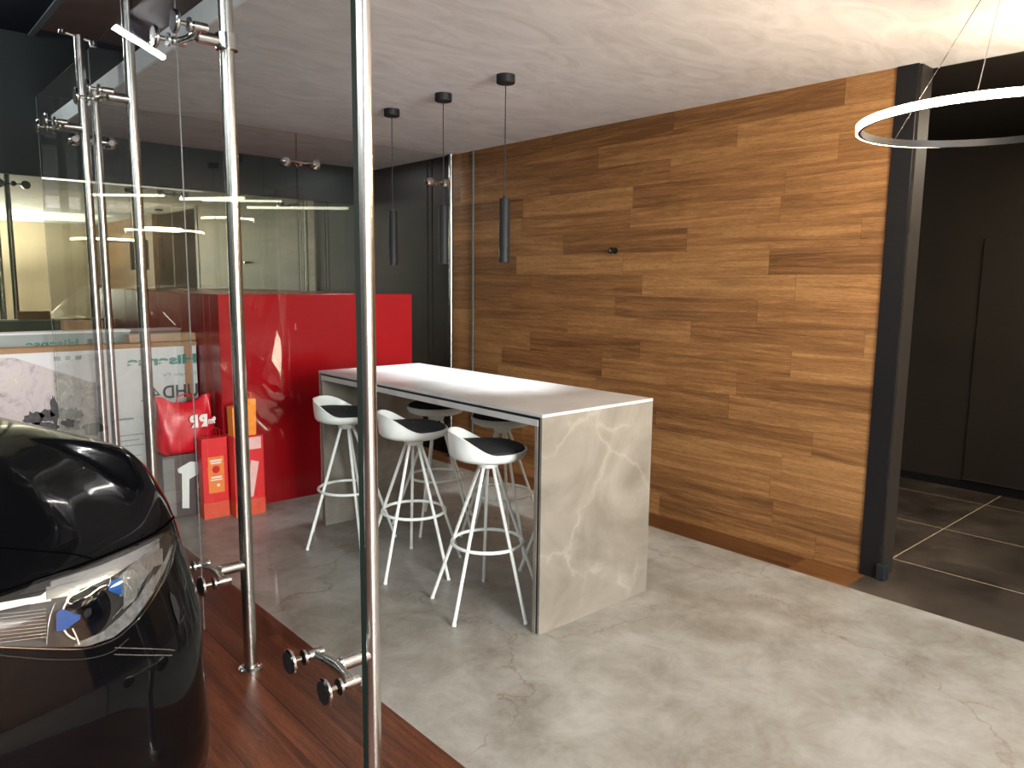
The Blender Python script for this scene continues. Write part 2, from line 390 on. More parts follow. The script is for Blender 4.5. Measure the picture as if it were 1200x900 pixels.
def post(x, y, top, label, brackets=True, collar=True, base=True):
    root = thing('support_post', label, 'post', (x, y, 0))
    def rel(o): o.location = (-x, -y, 0); return o
    rel(MB().tube([(x, y, 0), (x, y, top)], .0285, 28).build('tube', 'steel', root, smooth=True))
    rel(MB().lathe([(.052, 0), (.052, .018), (.047, .022), (.034, .024), (.034, .03)], 28, Matrix.Translation((x, y, 0))).build('base_flange', 'chrome', root, smooth=True))
    if brackets:
        rel(spider(.50, root, x, y)); rel(spider(2.69, root, x, y, collar=collar))
    return root
post(XP, 2.085, 3.69, 'nearest tall steel post, at the open end of the glass partition')
post(XP, 3.135, 3.69, 'second steel post from the front, its base flange on the brown wood floor')
post(XP, 4.455, 3.69, 'third steel post of the glass partition, rising behind the car bonnet', collar=False)
pr = post(XP, 5.50, 3.25, 'corner steel post with a small bracket on its free top end', collar=False)
for o in (MB().tube([(XP-.09, 5.50, 3.255), (XP+.09, 5.52, 3.235)], .009, 8).lathe([(.02, 0), (.02, .02)], 12, Matrix.Translation((XP-.09, 5.50, 3.245))).lathe([(.022, 0), (.022, .03)], 12, Matrix.Translation((XP+.085, 5.52, 3.205))).build('top_bracket', 'chrome', pr, smooth=True),): o.location = (-XP, -5.50, 0)
p5 = thing('support_post', 'steel post just inside the glass corner, beside the corner post', 'post', (1.34, 5.62, 0))
MB().tube([(0, 0, 0), (0, 0, 3.20)] if False else [(0, 0, 0), (0, 0, 2.955)], .026, 24).build('tube', 'steel', p5, smooth=True)
MB().lathe([(.05, 0), (.05, .018), (.033, .024)], 24).build('base_flange', 'chrome', p5, smooth=True)
p6 = thing('support_post', 'slim steel post in the corner where the back glass meets the oak wall', 'post', (4.455, 5.90, 0))
MB().tube([(0, 0, 0), (0, 0, 2.955)], .02, 24).build('tube', 'steel', p6, smooth=True)
MB().lathe([(.05, 0), (.05, .012), (.03, .022)], 24).build('base_flange', 'chrome', p6, smooth=True)
MB().lathe([(.045, 2.945), (.045, ZC-.002)], 24).build('top_flange', 'chrome', p6, smooth=True)
def back_spider(cx, z, label, spread=.13, arm=None):
    r = thing('glass_fitting', label, 'glass fitting', (cx, YB, z))
    b = MB().lathe([(.022, -.045), (.026, -.03), (.026, .0), (.018, .01)], 18, rotm('X', pi/2))
    for s in (-1, 1): b.tube([(0, -.03, 0), (s*spread*.5, -.035, .004), (s*spread, -.04, 0)], [.012, .008, .012], 10)
    b.build('arm', 'chrome', r, smooth=True)
    for s in (-1, 1):
        MB().lathe([(.02, -.055), (.04, -.04), (.042, -.015), (.03, -.002)], 22, Matrix.Translation((s*spread, 0, 0)) @ rotm('X', pi/2) @ Matrix.Scale(-1, 4, (0, 0, 1))).build('clamp_disc', 'chrome', r, smooth=True)
        # pad on the far side of the glass
        MB().lathe([(.035, .004), (.035, .016)], 22, Matrix.Translation((s*spread, 0, 0)) @ rotm('X', -pi/2)).build('back_pad', 'steel', r, smooth=True)
    return r
back_spider(2.88, 2.69, 'two-armed chrome fitting in the middle of the back glass wall')
back_spider(4.25, 2.665, 'two-armed chrome fitting beside the slim post at the oak wall', .09)
back_spider(1.36, 2.665, 'two-armed chrome fitting near the far glass corner, beside the corner posts', .11)
# glazing fin between the far post and the wall
struct(MB().box(4.505, 4.515, 5.62, 5.635, 0, ZC).build('trim_7', 'glass_edge_lit'))

# ------------------------------------------------------------------ counter
CX0, CX1, CY0, CY1, CT = 2.462, 3.315, 2.535, 4.80, 1.118
ct = thing('bar_counter', 'long waterfall bar counter in pale stone tile, standing on the grey floor', 'counter', (CX0, CY0, 0))
def relc(o): o.location = (-CX0, -CY0, 0); return o
relc(MB().box(CX0, CX1, CY0, CY1, CT-.016, CT, bev=.002).build('worktop', 'pale_stone', ct))
relc(MB().box(CX0+.004, CX1-.004, CY0+.016, CY1-.016, CT-.030, CT-.016).build('metal_channel', 'channel', ct))
relc(MB().box(CX0, CX1, CY0+.03, CY1-.03, CT-.062, CT-.030, bev=.002).build('underside_slab', 'pale_stone', ct))
for y0, y1, sgn in ((CY0, CY0+.016, 1), (CY1-.016, CY1, -1)):
    relc(MB().box(CX0, CX1, y0, y1, 0, CT-.0165, bev=.0015).build('end_panel', 'taupe_stone', ct))
    i0, i1 = (y1, y1+.014) if sgn > 0 else (y0-.014, y0)
    relc(MB().box(CX0+.004, CX1-.004, i0, i1, 0, CT-.03).build('metal_channel', 'channel', ct))
    j0, j1 = (i1, i1+.022) if sgn > 0 else (i0-.022, i0)
    relc(MB().box(CX0, CX1, j0, j1, 0, CT-.062, bev=.0015).build('inner_panel', 'taupe_stone', ct))

# ------------------------------------------------------------------ stools
def make_stool(label):
    r = thing('bar_stool', label, 'stool', (0, 0, 0), 'white bar stools around the counter')
    SR, SZ = .208, .815
    # shell: dish with a raised back lip toward -X
    n = 56
    def rim(a):   # a=0 -> front (+X)
        c = (1-cos(a))/2
        k = max(0, (c-.42)/.58); k = k*k*(3-2*k) if k < 1 else 1
        return .030+.098*k
    rows = []
    prof_o = [(.02, 0.0), (.55, .0), (.80, .006), (.93, .018), (.985, .034)]
    outer = []
    for f, z in prof_o: outer.append([Vector((SR*f*cos(2*pi*k/n), SR*f*sin(2*pi*k/n), SZ+z)) for k in range(n+1)])
    for q in (.35, .7, 1.0):
        row = []
        for k in range(n+1):
            a = 2*pi*k/n; h = .034+(rim(a)-.004)*q; rad = SR*(1.0+.04*q*(rim(a)-.03)/.125)
            row.append(Vector((rad*cos(a), rad*sin(a), SZ+h)))
        outer.append(row)
    top = outer[-1]
    inner = [[Vector((p.x*.955, p.y*.955, p.z)) for p in top]]
    for q in (.7, .3): inner.append([Vector((SR*.945*cos(2*pi*k/n), SR*.945*sin(2*pi*k/n), SZ+.034+(rim(2*pi*k/n)-.004)*q)) for k in range(n+1)])
    inner.append([Vector((SR*.9*cos(2*pi*k/n), SR*.9*sin(2*pi*k/n), SZ+.03)) for k in range(n+1)])
    inner.append([Vector((SR*.02*cos(2*pi*k/n), SR*.02*sin(2*pi*k/n), SZ+.022)) for k in range(n+1)])
    g = MB().grid(outer+inner); bmesh.ops.remove_doubles(g.b, verts=g.b.verts[:], dist=1e-5)
    g.build('seat_shell', 'white_paint', r, smooth=True, angle=60)
    # cushion
    rows = []
    for f, z in ((.93, .030), (.955, .052), (.92, .070), (.78, .082), (.4, .088), (.02, .089)):
        row = []
        for k in range(n+1):
            a = 2*pi*k/n; x = SR*f*cos(a); y = SR*f*sin(a); back = max(0, -x/SR-.15)/.85
            row.append(Vector((x, y, SZ+z+back*back*.03)))
        rows.append(row)
    g = MB().grid(rows); bmesh.ops.remove_doubles(g.b, verts=g.b.verts[:], dist=1e-5); g.build('cushion', 'cushion', r, smooth=True)
    MB().lathe([(.03, SZ-.05), (.055, SZ-.04), (.06, SZ-.012), (.09, SZ)], 24).build('swivel_hub', 'white_paint', r, smooth=True)
    for k in range(5):
        a = 2*pi*k/5+.28
        p0 = Vector((.034*cos(a), .034*sin(a), SZ-.01)); p1 = Vector((.315*cos(a), .315*sin(a), 0.004))
        MB().tube([p0, p0.lerp(p1, .5), p1], .0095, 10).tube([p1-Vector((0, 0, .004)), p1.lerp(p0, .012)], .0115, 10).build('leg', 'white_paint', r, smooth=True)
    zr = .36; rr = .034+(.315-.034)*(1-zr/(SZ-.01))+.002
    MB().tube([(rr*cos(2*pi*k/48), rr*sin(2*pi*k/48), zr) for k in range(48)], .0095, 10, closed=True).build('footrest_ring', 'white_paint', r, smooth=True)
    return r
sp = [(2.50, 2.985, -.6, 'white stool with black cushion nearest the counter end panel, on the open side'),
      (2.51, 3.70, -.5, 'middle white stool of the three on the open side of the counter'),
      (2.45, 4.40, -.85, 'white stool partly behind the first steel post, at the far counter end'),
      (3.16, 2.98, pi+.1, 'white stool hidden behind the near counter end panel, on the wall side'),
      (3.185, 3.655, pi-.2, 'white stool on the wall side, seen over the nearest stool'),
      (3.10, 4.28, pi+.3, 'white stool on the wall side, seen over the middle stool')]
proto = None
for x, y, a, lb in sp:
    o = make_stool(lb) if proto is None else copy_tree(proto)
    proto = proto or o; o['label'] = lb; o.location = (x, y, 0); o.rotation_euler = (0, 0, a)

# ------------------------------------------------------------------ pendants
def make_pendant(label):
    r = thing('pendant_lamp', label, 'lamp', (0, 0, ZC), 'black tube pendants over the counter')
    MB().lathe([(.056, 0), (.056, -.045), (.052, -.049)], 32).build('ceiling_rose', 'pendant_black', r, smooth=True)
    MB().tube([(0, 0, -.045), (0, 0, -.70)], .0032, 8).build('cord', 'pendant_black', r, smooth=True)
    MB().lathe([(.008, -.695), (.010, -.715), (.031, -.716), (.033, -.722), (.033, -1.098), (.030, -1.10), (.028, -1.085)], 28, capt=False).build('shade', 'pendant_black', r, smooth=True)
    MB().lathe([(.0005, -1.090), (.029, -1.090)], 24, capb=False, capt=False).build('bulb', 'led_spot', r)
    return r
proto = None
PEND = [(3.05, 3.50, 'black tube pendant lamp nearest the camera, hanging clear of the back glass'), (3.05, 4.12, 'middle black tube pendant lamp, hanging in front of the slim steel post'), (3.05, 4.74, 'farthest black tube pendant lamp, right beside the nearest steel post')]
for x, y, lb in PEND:
    o = make_pendant(lb) if proto is None else copy_tree(proto)
    proto = proto or o; o['label'] = lb; o.location = (x, y, ZC)

# ring lamp
def ring_lamp(cx, cy, z, R, label, wires):
    r = thing('ring_pendant', label, 'lamp', (cx, cy, ZC-.0))
    N = 96; h = .029
    for nm, mat, ra, rb, z0, z1 in (('ring_frame', 'black_metal', R-.014, R-.002, 0, h), ('light_strip', 'led_warm', R-.002, R+.004, .001, h-.001)):
        rows = []
        for rad, zz in ((ra, z0), (rb, z0), (rb, z1), (ra, z1), (ra, z0)):
            rows.append([Vector((rad*cos(2*pi*k/N), rad*sin(2*pi*k/N), z-ZC+zz)) for k in range(N+1)])
        g = MB().grid(rows); bmesh.ops.remove_doubles(g.b, verts=g.b.verts[:], dist=1e-6); g.build(nm, mat, r, smooth=True)
    for a in wires:
        MB().tube([(.03*cos(a), .03*sin(a), -.02), ((R-.008)*cos(a), (R-.008)*sin(a), z-ZC+h)], .0016, 6).build('suspension_wire', 'steel', r)
    MB().lathe([(.07, 0), (.07, -.03), (.065, -.034)], 32).build('ceiling_rose', 'black_metal', r, smooth=True)
    return r
ring_lamp(3.316, .978, 2.355, .48, 'thin black ring pendant with a glowing warm band, hanging from the ceiling', [radians(a) for a in (68, 189, 308)])
ring_lamp(4.3, .62, 2.60, .36, 'second ring pendant, only its glowing tip showing at the right edge', [radians(a) for a in (80, 200, 320)])

# hook on the oak wall
hk = thing('wall_knob', 'small black knob with a chrome face on the oak wall', 'knob', (XW, 3.878, 1.999))
MB().lathe([(.024, 0), (.024, .008), (.012, .012), (.012, .035), (.024, .04), (.025, .058)], 20, rotm('Y', -pi/2)).build('knob_body', 'black_metal', hk, smooth=True)
MB().lathe([(.014, .0585), (.014, .064)], 20, rotm('Y', -pi/2)).build('knob_cap', 'chrome', hk, smooth=True)

# ------------------------------------------------------------------ red cabinet and goods
rc = thing('red_cabinet', 'large glossy red cabinet running back under the glass wall', 'cabinet', (2.05, 5.53, 0))
RCX, RCX1, RCY, RCZ = 2.05, 3.745, 5.53, 1.637
b = MB().box(RCX, RCX1, RCY, YM-.04, 0, RCZ, bev=.004); o = b.build('cabinet_body', 'red_gloss', rc); o.location = (-RCX, -RCY, 0)
b = MB()
for y in (5.70, 5.83, 6.35, 6.9): b.box(RCX-.0015, RCX, y, y+.004, .0, RCZ-.01)
for z in (.62,): b.box(RCX-.0015, RCX, RCY+.01, YM-.05, z, z+.004)
o = b.build('panel_joints', 'red_seam', rc); o.location = (-RCX, -RCY, 0)

def text(body, size, mat, parent, x, y, z, mirror=True, width=None, height=None, bold=0.0, name='lettering', shear=0):
    """flat lettering on a plane facing -Y; x = the edge where the first letter starts when mirrored (right side)"""
    cu = bpy.data.curves.new('t', 'FONT'); cu.body = body; cu.size = size; cu.offset = bold; cu.shear = shear
    ob = bpy.data.objects.new('t', cu); C.objects.link(ob)
    bpy.context.view_layer.update()
    me = bpy.data.meshes.new_from_object(ob.evaluated_get(bpy.context.evaluated_depsgraph_get()))
    bpy.data.objects.remove(ob); bpy.data.curves.remove(cu)
    xs = [v.co.x for v in me.vertices]; ys = [v.co.y for v in me.vertices]
    x0, x1, y0, y1 = min(xs), max(xs), min(ys), max(ys)
    sx = (width/(x1-x0)) if width else 1; sy = (height/(y1-y0)) if height else sx
    for v in me.vertices:
        a = (v.co.x-x0)*sx; v.co = Vector(((x-a) if mirror else (x+a), y, z+(v.co.y-y0)*sy))
    me.name = name; me.materials.clear(); me.materials.append(M[mat])
    o = bpy.data.objects.new(name, me); C.objects.link(o)
    if parent: o.parent = parent; o.location = -Vector(parent.location)
    return o
def put(o, parent): o.location = -Vector(parent.location); return o

# front television carton
TY = 6.0
tv = thing('television_carton', 'big white television carton with mirrored lettering, leaning upright behind the glass', 'carton', (1.2, TY, 0))
ZT = 1.262
put(MB().box(.20, 2.04, TY, TY+.17, 0, ZT, bev=.004).build('carton_body', 'carton_white', tv), tv)
put(MB().box(.195, 2.045, TY-.003, TY+.173, ZT-.03, ZT+.004).build('lid_edge', 'carton', tv), tv)
put(MB().box(1.945, 2.005, TY-.006, TY-.002, .55, ZT-.03).box(1.945, 2.005, TY-.006, TY+.17, ZT+.004, ZT+.007).build('packing_tape', 'tape', tv), tv)
yf = TY-.0015
put(MB().poly([(.22, yf, .10), (1.315, yf, .10), (1.315, yf, .995), (.84, yf, 1.205), (.22, yf, 1.235)]).build('screen_picture', 'art', tv), tv)
yf -= .0006
put(MB().poly([(1.06, yf, .10), (1.305, yf, .10), (1.305, yf, .992), (1.06, yf, 1.10)]).build('picture_reflection', 'art_reflected', tv), tv)  # printed picture with the side glass's reflection of it painted in
yf -= .0006
rk = MB()
def blob(cx, cz, rx, rz, n=18, j=.35):
    rk.poly([(cx+rx*cos(2*pi*k/n)*(1+random.uniform(-j, j)), yf, cz+rz*sin(2*pi*k/n)*(1+random.uniform(-j, j))) for k in range(n)])
blob(.93, .78, .06, .05); blob(1.00, .79, .05, .04); blob(1.05, .82, .025, .10, 24, .25); blob(.98, .71, .10, .05); blob(1.13, .72, .04, .03); blob(.80, .66, .08, .04)
put(rk.build('picture_rocks', 'rock', tv), tv)
put(MB().box(1.305, 1.325, yf-.001, yf, .10, 1.0).build('picture_edge', 'ink_grey', tv), tv)
put(MB().box(1.335, 1.37, TY-.002, TY-.0005, .10, 1.17).build('print_band', 'carton_grey', tv), tv)
text('Hisense', .1, 'ink_green', tv, 2.035, TY-.0075, 1.095, width=.50, height=.075, bold=.004)
text('Google TV', .1, 'ink_grey', tv, 2.03, TY-.0075, 1.00, width=.25, height=.03)
text('UHD', .1, 'ink_dark', tv, 2.035, TY-.0075, .835, width=.26, height=.10, bold=.002)
text('4K', .1, 'ink_dark', tv, 1.755, TY-.002, .83, width=.14, height=.10)
LN = [(1.40, 1.62-.03*(q % 2), .58-.04*q, .587-.04*q) for q in range(3)]+[(1.42, 1.60-.02*q, .42-.03*q, .426-.03*q) for q in range(3)]+[(1.40, 1.56, .70, .715)]
for a, c, d, e in LN: put(MB().box(a, c, TY-.002, TY-.001, d, e).build('printed_line', 'ink_grey', tv), tv)
for a, c in ((1.07, 1.11), (1.14, 1.17), (1.20, 1.24)): put(MB().box(a, c, TY-.002, TY-.0008, 1.17, 1.20).build('printed_badge', 'ink_grey', tv), tv)
# second carton behind
tv2 = thing('television_carton', 'grey television carton standing directly behind the big white one', 'carton', (1.0, 6.35, 0))
put(MB().box(.05, 1.66, 6.35, 6.52, 0, 1.345, bev=.004).build('carton_body', 'carton_grey', tv2), tv2)
put(MB().box(.045, 1.665, 6.347, 6.523, 1.335, 1.35).build('lid_edge', 'carton_white', tv2), tv2)
text('Hisense', .1, 'ink_green', tv2, 1.30, 6.3475, 1.235, width=.34, height=.06, bold=.003)
for a, c in ((1.36, 1.40), (1.43, 1.47), (1.50, 1.55)): put(MB().box(a, c, 6.347, 6.349, 1.25, 1.29).build('printed_badge', 'ink_dark', tv2), tv2)
cb = thing('cardboard_box', 'shallow brown cardboard box lying on top of the white television carton', 'box', (1.83, 6.03, ZT+.0075))
MB().box(-.26, .22, 0, .13, 0, .062, bev=.003).build('box_body', 'carton', cb)
MB().box(-.26, .0, -.001, 0.0, .004, .058).build('flap', 'tape', cb)
cb2 = thing('cardboard_box', 'small dark brown cardboard box on top of the grey television carton', 'box', (1.35, 6.38, 1.3505))
MB().box(-.13, .13, 0, .13, 0, .075, bev=.003).build('box_body', 'carton', cb2); MB().box(-.015, .015, -.001, .131, .074, .077).build('packing_tape', 'tape', cb2)

# coffee machine carton + red bag
cc = thing('appliance_carton', 'dark carton printed with a white coffee machine, under the red bag', 'carton', (1.80, 5.60, 0))
MB().box(-.17, .20, 0, .20, 0, .47, bev=.004).build('carton_body', 'dark_carton', cc)
MB().box(-.17, -.09, -.002, 0, .02, .45).build('grey_side_print', 'grey_plastic', cc)
y = -.0025
MB().poly([(-.05, y, .07), (.0, y, .06), (.01, y, .28), (.08, y, .31), (.09, y, .40), (.02, y, .41), (-.07, y, .37), (-.065, y, .34), (-.04, y, .33)]).build('printed_machine', 'white_paint', cc)
MB().poly([(.09, y, .28), (.14, y, .28), (.15, y, .40), (.12, y, .42), (.075, y, .41)]).build('printed_tank', 'grey_plastic', cc)
MB().poly([(.07, y, .20), (.15, y, .20), (.145, y, .25), (.075, y, .25)]).poly([(.085, y, .06), (.135, y, .06), (.145, y, .14), (.075, y, .14)]).build('printed_cup', 'white_paint', cc)
MB().poly([(.07, y, .14), (.15, y, .14), (.15, y, .20), (.07, y, .20)]).build('printed_coffee', 'tape', cc)
rb = thing('shopping_bag', 'soft red shopping bag with white lettering, slumped on the dark carton', 'bag', (1.83, 5.70, .472))
rows = []
n = 40
for q, (zz, wx, wy) in enumerate(((0, .165, .080), (.03, .198, .092), (.10, .205, .095), (.19, .200, .085), (.27, .192, .070), (.34, .192, .045), (.385, .198, .018))):
    row = []
    for k in range(n+1):
        a = 2*pi*(k % n)/n; cx = cos(a); sx = sin(a)
        ex = (abs(cx)**.6)*(1 if cx > 0 else -1); ey = (abs(sx)**.6)*(1 if sx > 0 else -1)
        wob = .010*sin(5*a+q*1.3)+.006*sin(11*a-q*2)
        zt = zz + ((.045*abs(cx)**3-.02*cos(cx*5))*(q/6) if q > 4 else 0)
        row.append(Vector((ex*wx+wob*.8, ey*wy+wob*(1 if q else 0), zt)))
    rows.append(row)
g = MB().grid(rows); g.b.faces.new([v for v in g.b.verts[:n]][::-1]); bmesh.ops.remove_doubles(g.b, verts=g.b.verts[:], dist=1e-5); g.build('bag_body', 'bag_red', rb, smooth=True, angle=60)
for s in (-.03,):
    MB().tube([(-.06, s, .37), (-.05, s, .42), (0, s, .435), (.05, s, .42), (.06, s, .37)], .006, 8).build('handle', 'bag_red', rb, smooth=True)
text('RR', .1, 'ink_white', rb, 1.96, 5.595, .66, width=.15, height=.095, bold=.006)
text('9m', .1, 'ink_white', rb, 2.02, 5.594, .675, mirror=True, width=.055, height=.055, bold=.004)
pb_ = thing('paper_bag', 'upright red paper bag with an orange poster print, on the floor by the cabinet corner', 'bag', (1.95, 5.43, 0))
MB().box(-.10, .085, 0, .09, .12, .60, bev=.003).build('bag_body', 'paper_red', pb_)
MB().box(-.1005, .0855, -.0005, .0905, 0, .12).build('bag_base', 'paper_orange_red', pb_)
for y in (.01, .08): MB().tube([(-.04, y, .595), (-.035, y, .66), (0, y, .68), (.035, y, .66), (.04, y, .595)], .003, 6).build('handle', 'bag_red', pb_)
MB().box(-.06, .055, -.002, 0, .19, .46).build('orange_print', 'orange_dark', pb_)
MB().box(-.045, .04, -.003, -.002, .425, .438).box(-.04, .035, -.003, -.002, .408, .418).box(-.04, .035, -.003, -.002, .30, .313).box(-.045, .04, -.003, -.002, .283, .292).box(.0, .02, -.003, -.002, .235, .255).build('white_print', 'ink_white', pb_)
MB().lathe([(.0005, 0), (.028, 0)], 20, Matrix.Translation((-.003, -.003, .365)) @ rotm('X', pi/2), False, False).build('round_print', 'bag_red', pb_)
rp = thing('red_box', 'small red box standing on the floor before the cabinet corner', 'box', (2.13, 5.33, 0))
MB().box(-.085, .14, 0, .19, 0, .60, bev=.004).build('box_body', 'paper_red', rp)
MB().box(-.0855, .1405, -.0005, .1905, .0, .12).build('box_base', 'paper_orange_red', rp)
MB().poly([(.0, -.001, .14), (.05, -.001, .14), (.10, -.001, .40), (.04, -.001, .42)]).build('pale_print', 'pink_white', rp)
MB().box(-.06, .12, -.0015, 0, .50, .59).build('pale_band', 'pink_white', rp)
ob = thing('gift_bag', 'small orange paper bag standing on the red box', 'bag', (2.13, 5.36, .601))
MB().prism([(-.07, 0, 0), (.10, 0, 0), (.105, 0, .27), (.02, 0, .275), (-.01, 0, .22), (-.075, 0, .215)], (0, .10, 0)).build('bag_body', 'orange', ob)
MB().prism([(-.03, -.001, .01), (.0, -.001, .01), (.02, -.001, .27), (.0, -.001, .26)], (0, -.001, 0)).build('fold', 'orange_dark', ob)
MB().tube([(.03, .05, .27), (.035, .05, .31), (.06, .05, .32), (.085, .05, .31), (.09, .05, .27)], .003, 6).build('handle', 'orange_dark', ob)

# ------------------------------------------------------------------ car
PSI = radians(15.5); CO = Vector((.065, 2.0, 0))
Sv = Vector((cos(PSI), sin(PSI), 0)); Dv = Vector((-sin(PSI), cos(PSI), 0))
def W(s, d, z): return CO + Sv*s + Dv*d + Vector((0, 0, z))
car = thing('car', 'glossy black car parked nose forward at the left, beside the glass partition', 'car', tuple(CO))
def catmull(pts, n):
    P = [Vector(p) for p in pts]; P = [2*P[0]-P[1]]+P+[2*P[-1]-P[-2]]; out = []
    L = len(P)-3
    for i in range(n+1):
        t = i/n*L; k = min(int(t), L-1); u = t-k; p0, p1, p2, p3 = P[k:k+4]
        out.append(.5*((2*p1)+(p2-p0)*u+(2*p0-5*p1+4*p2-p3)*u*u+(3*p1-p0-3*p2+p3)*u**3))
    return out
OUT = [(0, 0), (.15, .003), (.30, .015), (.44, .038), (.57, .075), (.69, .13), (.79, .205), (.87, .30), (.925, .42), (.955, .56), (.975, .72), (.99, .95), (1.0, 1.25), (1.0, 1.6), (1.0, 2.0), (1.0, 2.5), (1.0, 3.0), (1.0, 3.4), (.995, 3.8), (.985, 4.2), (.96, 4.5), (.90, 4.75), (.75, 4.90), (.5, 4.97), (.25, 5.0), (0, 5.0)]
OUT = [Vector((a, b, 0)) for a, b in OUT]
NC = 150; cur = catmull(OUT, NC)
def sm(a, b, x): x = max(0, min(1, (x-a)/(b-a))); return x*x*(3-2*x)
# row: (offset front, z front, offset side, z side)
ROWS = [(.05, .10, .04, .12), (-.012, .12, -.015, .15), (-.018, .20, -.020, .23), (-.016, .32, -.020, .36), (-.008, .46, -.014, .50), (-.010, .56, -.016, .62), (-.006, .64, -.014, .70), (.012, .70, -.010, .77), (.026, .76, -.004, .84),
        (.045, .82, .006, .91), (.060, .875, .008, .98), (.082, .92, .014, 1.04), (.110, .95, .026, 1.085), (.15, .975, .055, 1.12)]
norm = []
for i, p in enumerate(cur):
    a = cur[max(0, i-1)]; b_ = cur[min(NC, i+1)]; t_ = (b_-a).normalized(); nn = Vector((t_.y, -t_.x, 0))
    if i == 0: nn = Vector((0, -1, 0))
    if i == NC: nn = Vector((0, 1, 0))
    norm.append(nn)
def skirt_pt(i, j):
    p, nn = cur[i], norm[i]; of, zf, os_, zs = ROWS[j]
    k = sm(.10, .85, p.y)
    back = sm(4.2, 4.9, p.y)
    off = of*(1-k)+os_*k + back*.05*(j/13)
    z = zf*(1-k)+zs*k
    if p.y > 2.5: z += .04*(j/13)*sm(2.5, 4, p.y)
    q = p-nn*off
    return Vector((max(q.x, 0) if i in (0, NC) else q.x, q.y, z))
SK = [[skirt_pt(i, j) for i in range(NC+1)] for j in range(len(ROWS))]
# top sheet: fan from skirt edge to centre spine
COWL_D = 1.55
def topz(s, d):
    zf = 1.0+.165*sm(0, 1.5, d)**.8
    zf += .012*math.exp(-((abs(s)-.52)/.10)**2)*(1-sm(1.1, 1.6, d))
    return zf - .035*(abs(s)/.95)**3
top_rows = []
edge = SK[-1]
inner_t = []
for i in range(NC+1):
    p = cur[i]
    if p.y < COWL_D: w_ = i/next(k for k in range(NC) if cur[k].y >= COWL_D); inner_t.append(Vector((.80*w_, COWL_D+.12*w_, 0)))
    elif p.y < 4.3: inner_t.append(Vector((.80, max(COWL_D+.12, p.y), 0)))
    else: inner_t.append(Vector((.80*max(0, p.x)/.985, 4.3+(p.y-4.3)*.5, 0)))
NT_ = 12
for q in range(1, NT_+1):
    u = q/NT_; row = []
    for i in range(NC+1):
        e = edge[i]; it = inner_t[i]; f = u**1.15
        x = e.x+(it.x-e.x)*f; y = e.y+(it.y-e.y)*f
        zt = topz(x, y) if y < 2.2 else 1.12
        rise = 1-(1-min(1, u/.45))**2.4
        z = e.z + (max(zt, e.z+.01)-e.z)*rise
        row.append(Vector((x, y, z)))
    top_rows.append(row)
ARCH = [(.95, .385, .44), (3.95, .385, .44)]
def body_mesh(sign):
    rows = SK+top_rows; b = bmesh.new(); V = [[b.verts.new(W(p.x*sign, p.y, p.z)) for p in r] for r in rows]
    for j in range(len(rows)-1):
        for i in range(NC):
            c = (rows[j][i]+rows[j+1][i+1])/2
            if c.x > .9 and any((c.y-a)**2+(c.z-zz)**2 < r_*r_ for a, zz, r_ in ARCH): continue
            b.faces.new((V[j][i], V[j][i+1], V[j+1][i+1], V[j+1][i]))
    return b
bb = MB(); bb.b.free(); bb.b = body_mesh(1); bb.add(body_mesh(-1))
bmesh.ops.remove_doubles(bb.b, verts=bb.b.verts[:], dist=.0008)
bmesh.ops.delete(bb.b, geom=[v for v in bb.b.verts if not v.link_faces], context='VERTS')
bmesh.ops.recalc_face_normals(bb.b, faces=bb.b.faces[:])
if sum(f.normal.dot(f.calc_center_median()-W(0, 2.4, .5))*f.calc_area() for f in bb.b.faces) < 0: bmesh.ops.reverse_faces(bb.b, faces=bb.b.faces[:])
bvh = BVHTree.FromBMesh(bb.b)
def relcar(o): o.location = -CO; return o
body = relcar(bb.build('body', 'car_paint', car, smooth=True, norm=False, angle=80))
# inner liner so the body is closed to the eye
CAM = Vector((0, 0, H))
def ray(px, py, off=.002):
    d = (fw*F_PX+r2*(px-600)+u2*(450-py)).normalized()
    h = bvh.ray_cast(CAM, d)
    if h[0] is None: return None
    n_ = h[1] if h[1].dot(d) < 0 else -h[1]
    return h[0]+n_*off
def interp(line, x):
    for a, c in zip(line, line[1:]):
        if a[0] <= x <= c[0]: return a[1]+(c[1]-a[1])*(x-a[0])/max(1e-6, c[0]-a[0])
    return line[-1][1] if x > line[-1][0] else line[0][1]
def patch(topl, botl, off=.003, nx=40, ny=12, bulge=0):
    x0 = max(topl[0][0], botl[0][0]); x1 = min(topl[-1][0], botl[-1][0]); rows = []
    for j in range(ny+1):
        row = []
        for i in range(nx+1):
            x = x0+(x1-x0)*i/nx; a, c = interp(topl, x), interp(botl, x); y = a+(c-a)*j/ny
            bl = bulge*4*(j/ny)*(1-j/ny)
            p = ray(x, y, off+bl)
            if p is None: p = row[-1] if row else ray(x0+2, y, off)
            row.append(p)
        rows.append(row)
    if any(p is None for r in rows for p in r): return None
    return rows
def mirror_pt(p):
    q = p-CO; s_ = q.dot(Sv); d_ = q.dot(Dv); return W(-s_, d_, q.z)
def both(fn, name, mat, parent_pair, smooth=True):
    """build geometry for the seen side and mirrored for the other side"""
    out = []
    for sgn, par in zip((1, -1), parent_pair):
        mb = MB(); fn(mb, (lambda p: p) if sgn > 0 else mirror_pt)
        o = mb.build(name, mat, par, smooth=smooth); o.location = (0, 0, 0) if par is not car else -CO
        out.append(o)
    return out
CARP = (car, car)
LT = [(-18, 706), (0, 701), (53, 682), (85, 672), (114, 660), (150, 645), (180, 631), (196, 624), (199.5, 630)]
LB = [(-18, 756), (0, 757), (60, 759), (101, 758), (131, 748), (150, 733), (165, 716), (178, 697), (186, 684), (195, 662), (199.5, 640)]
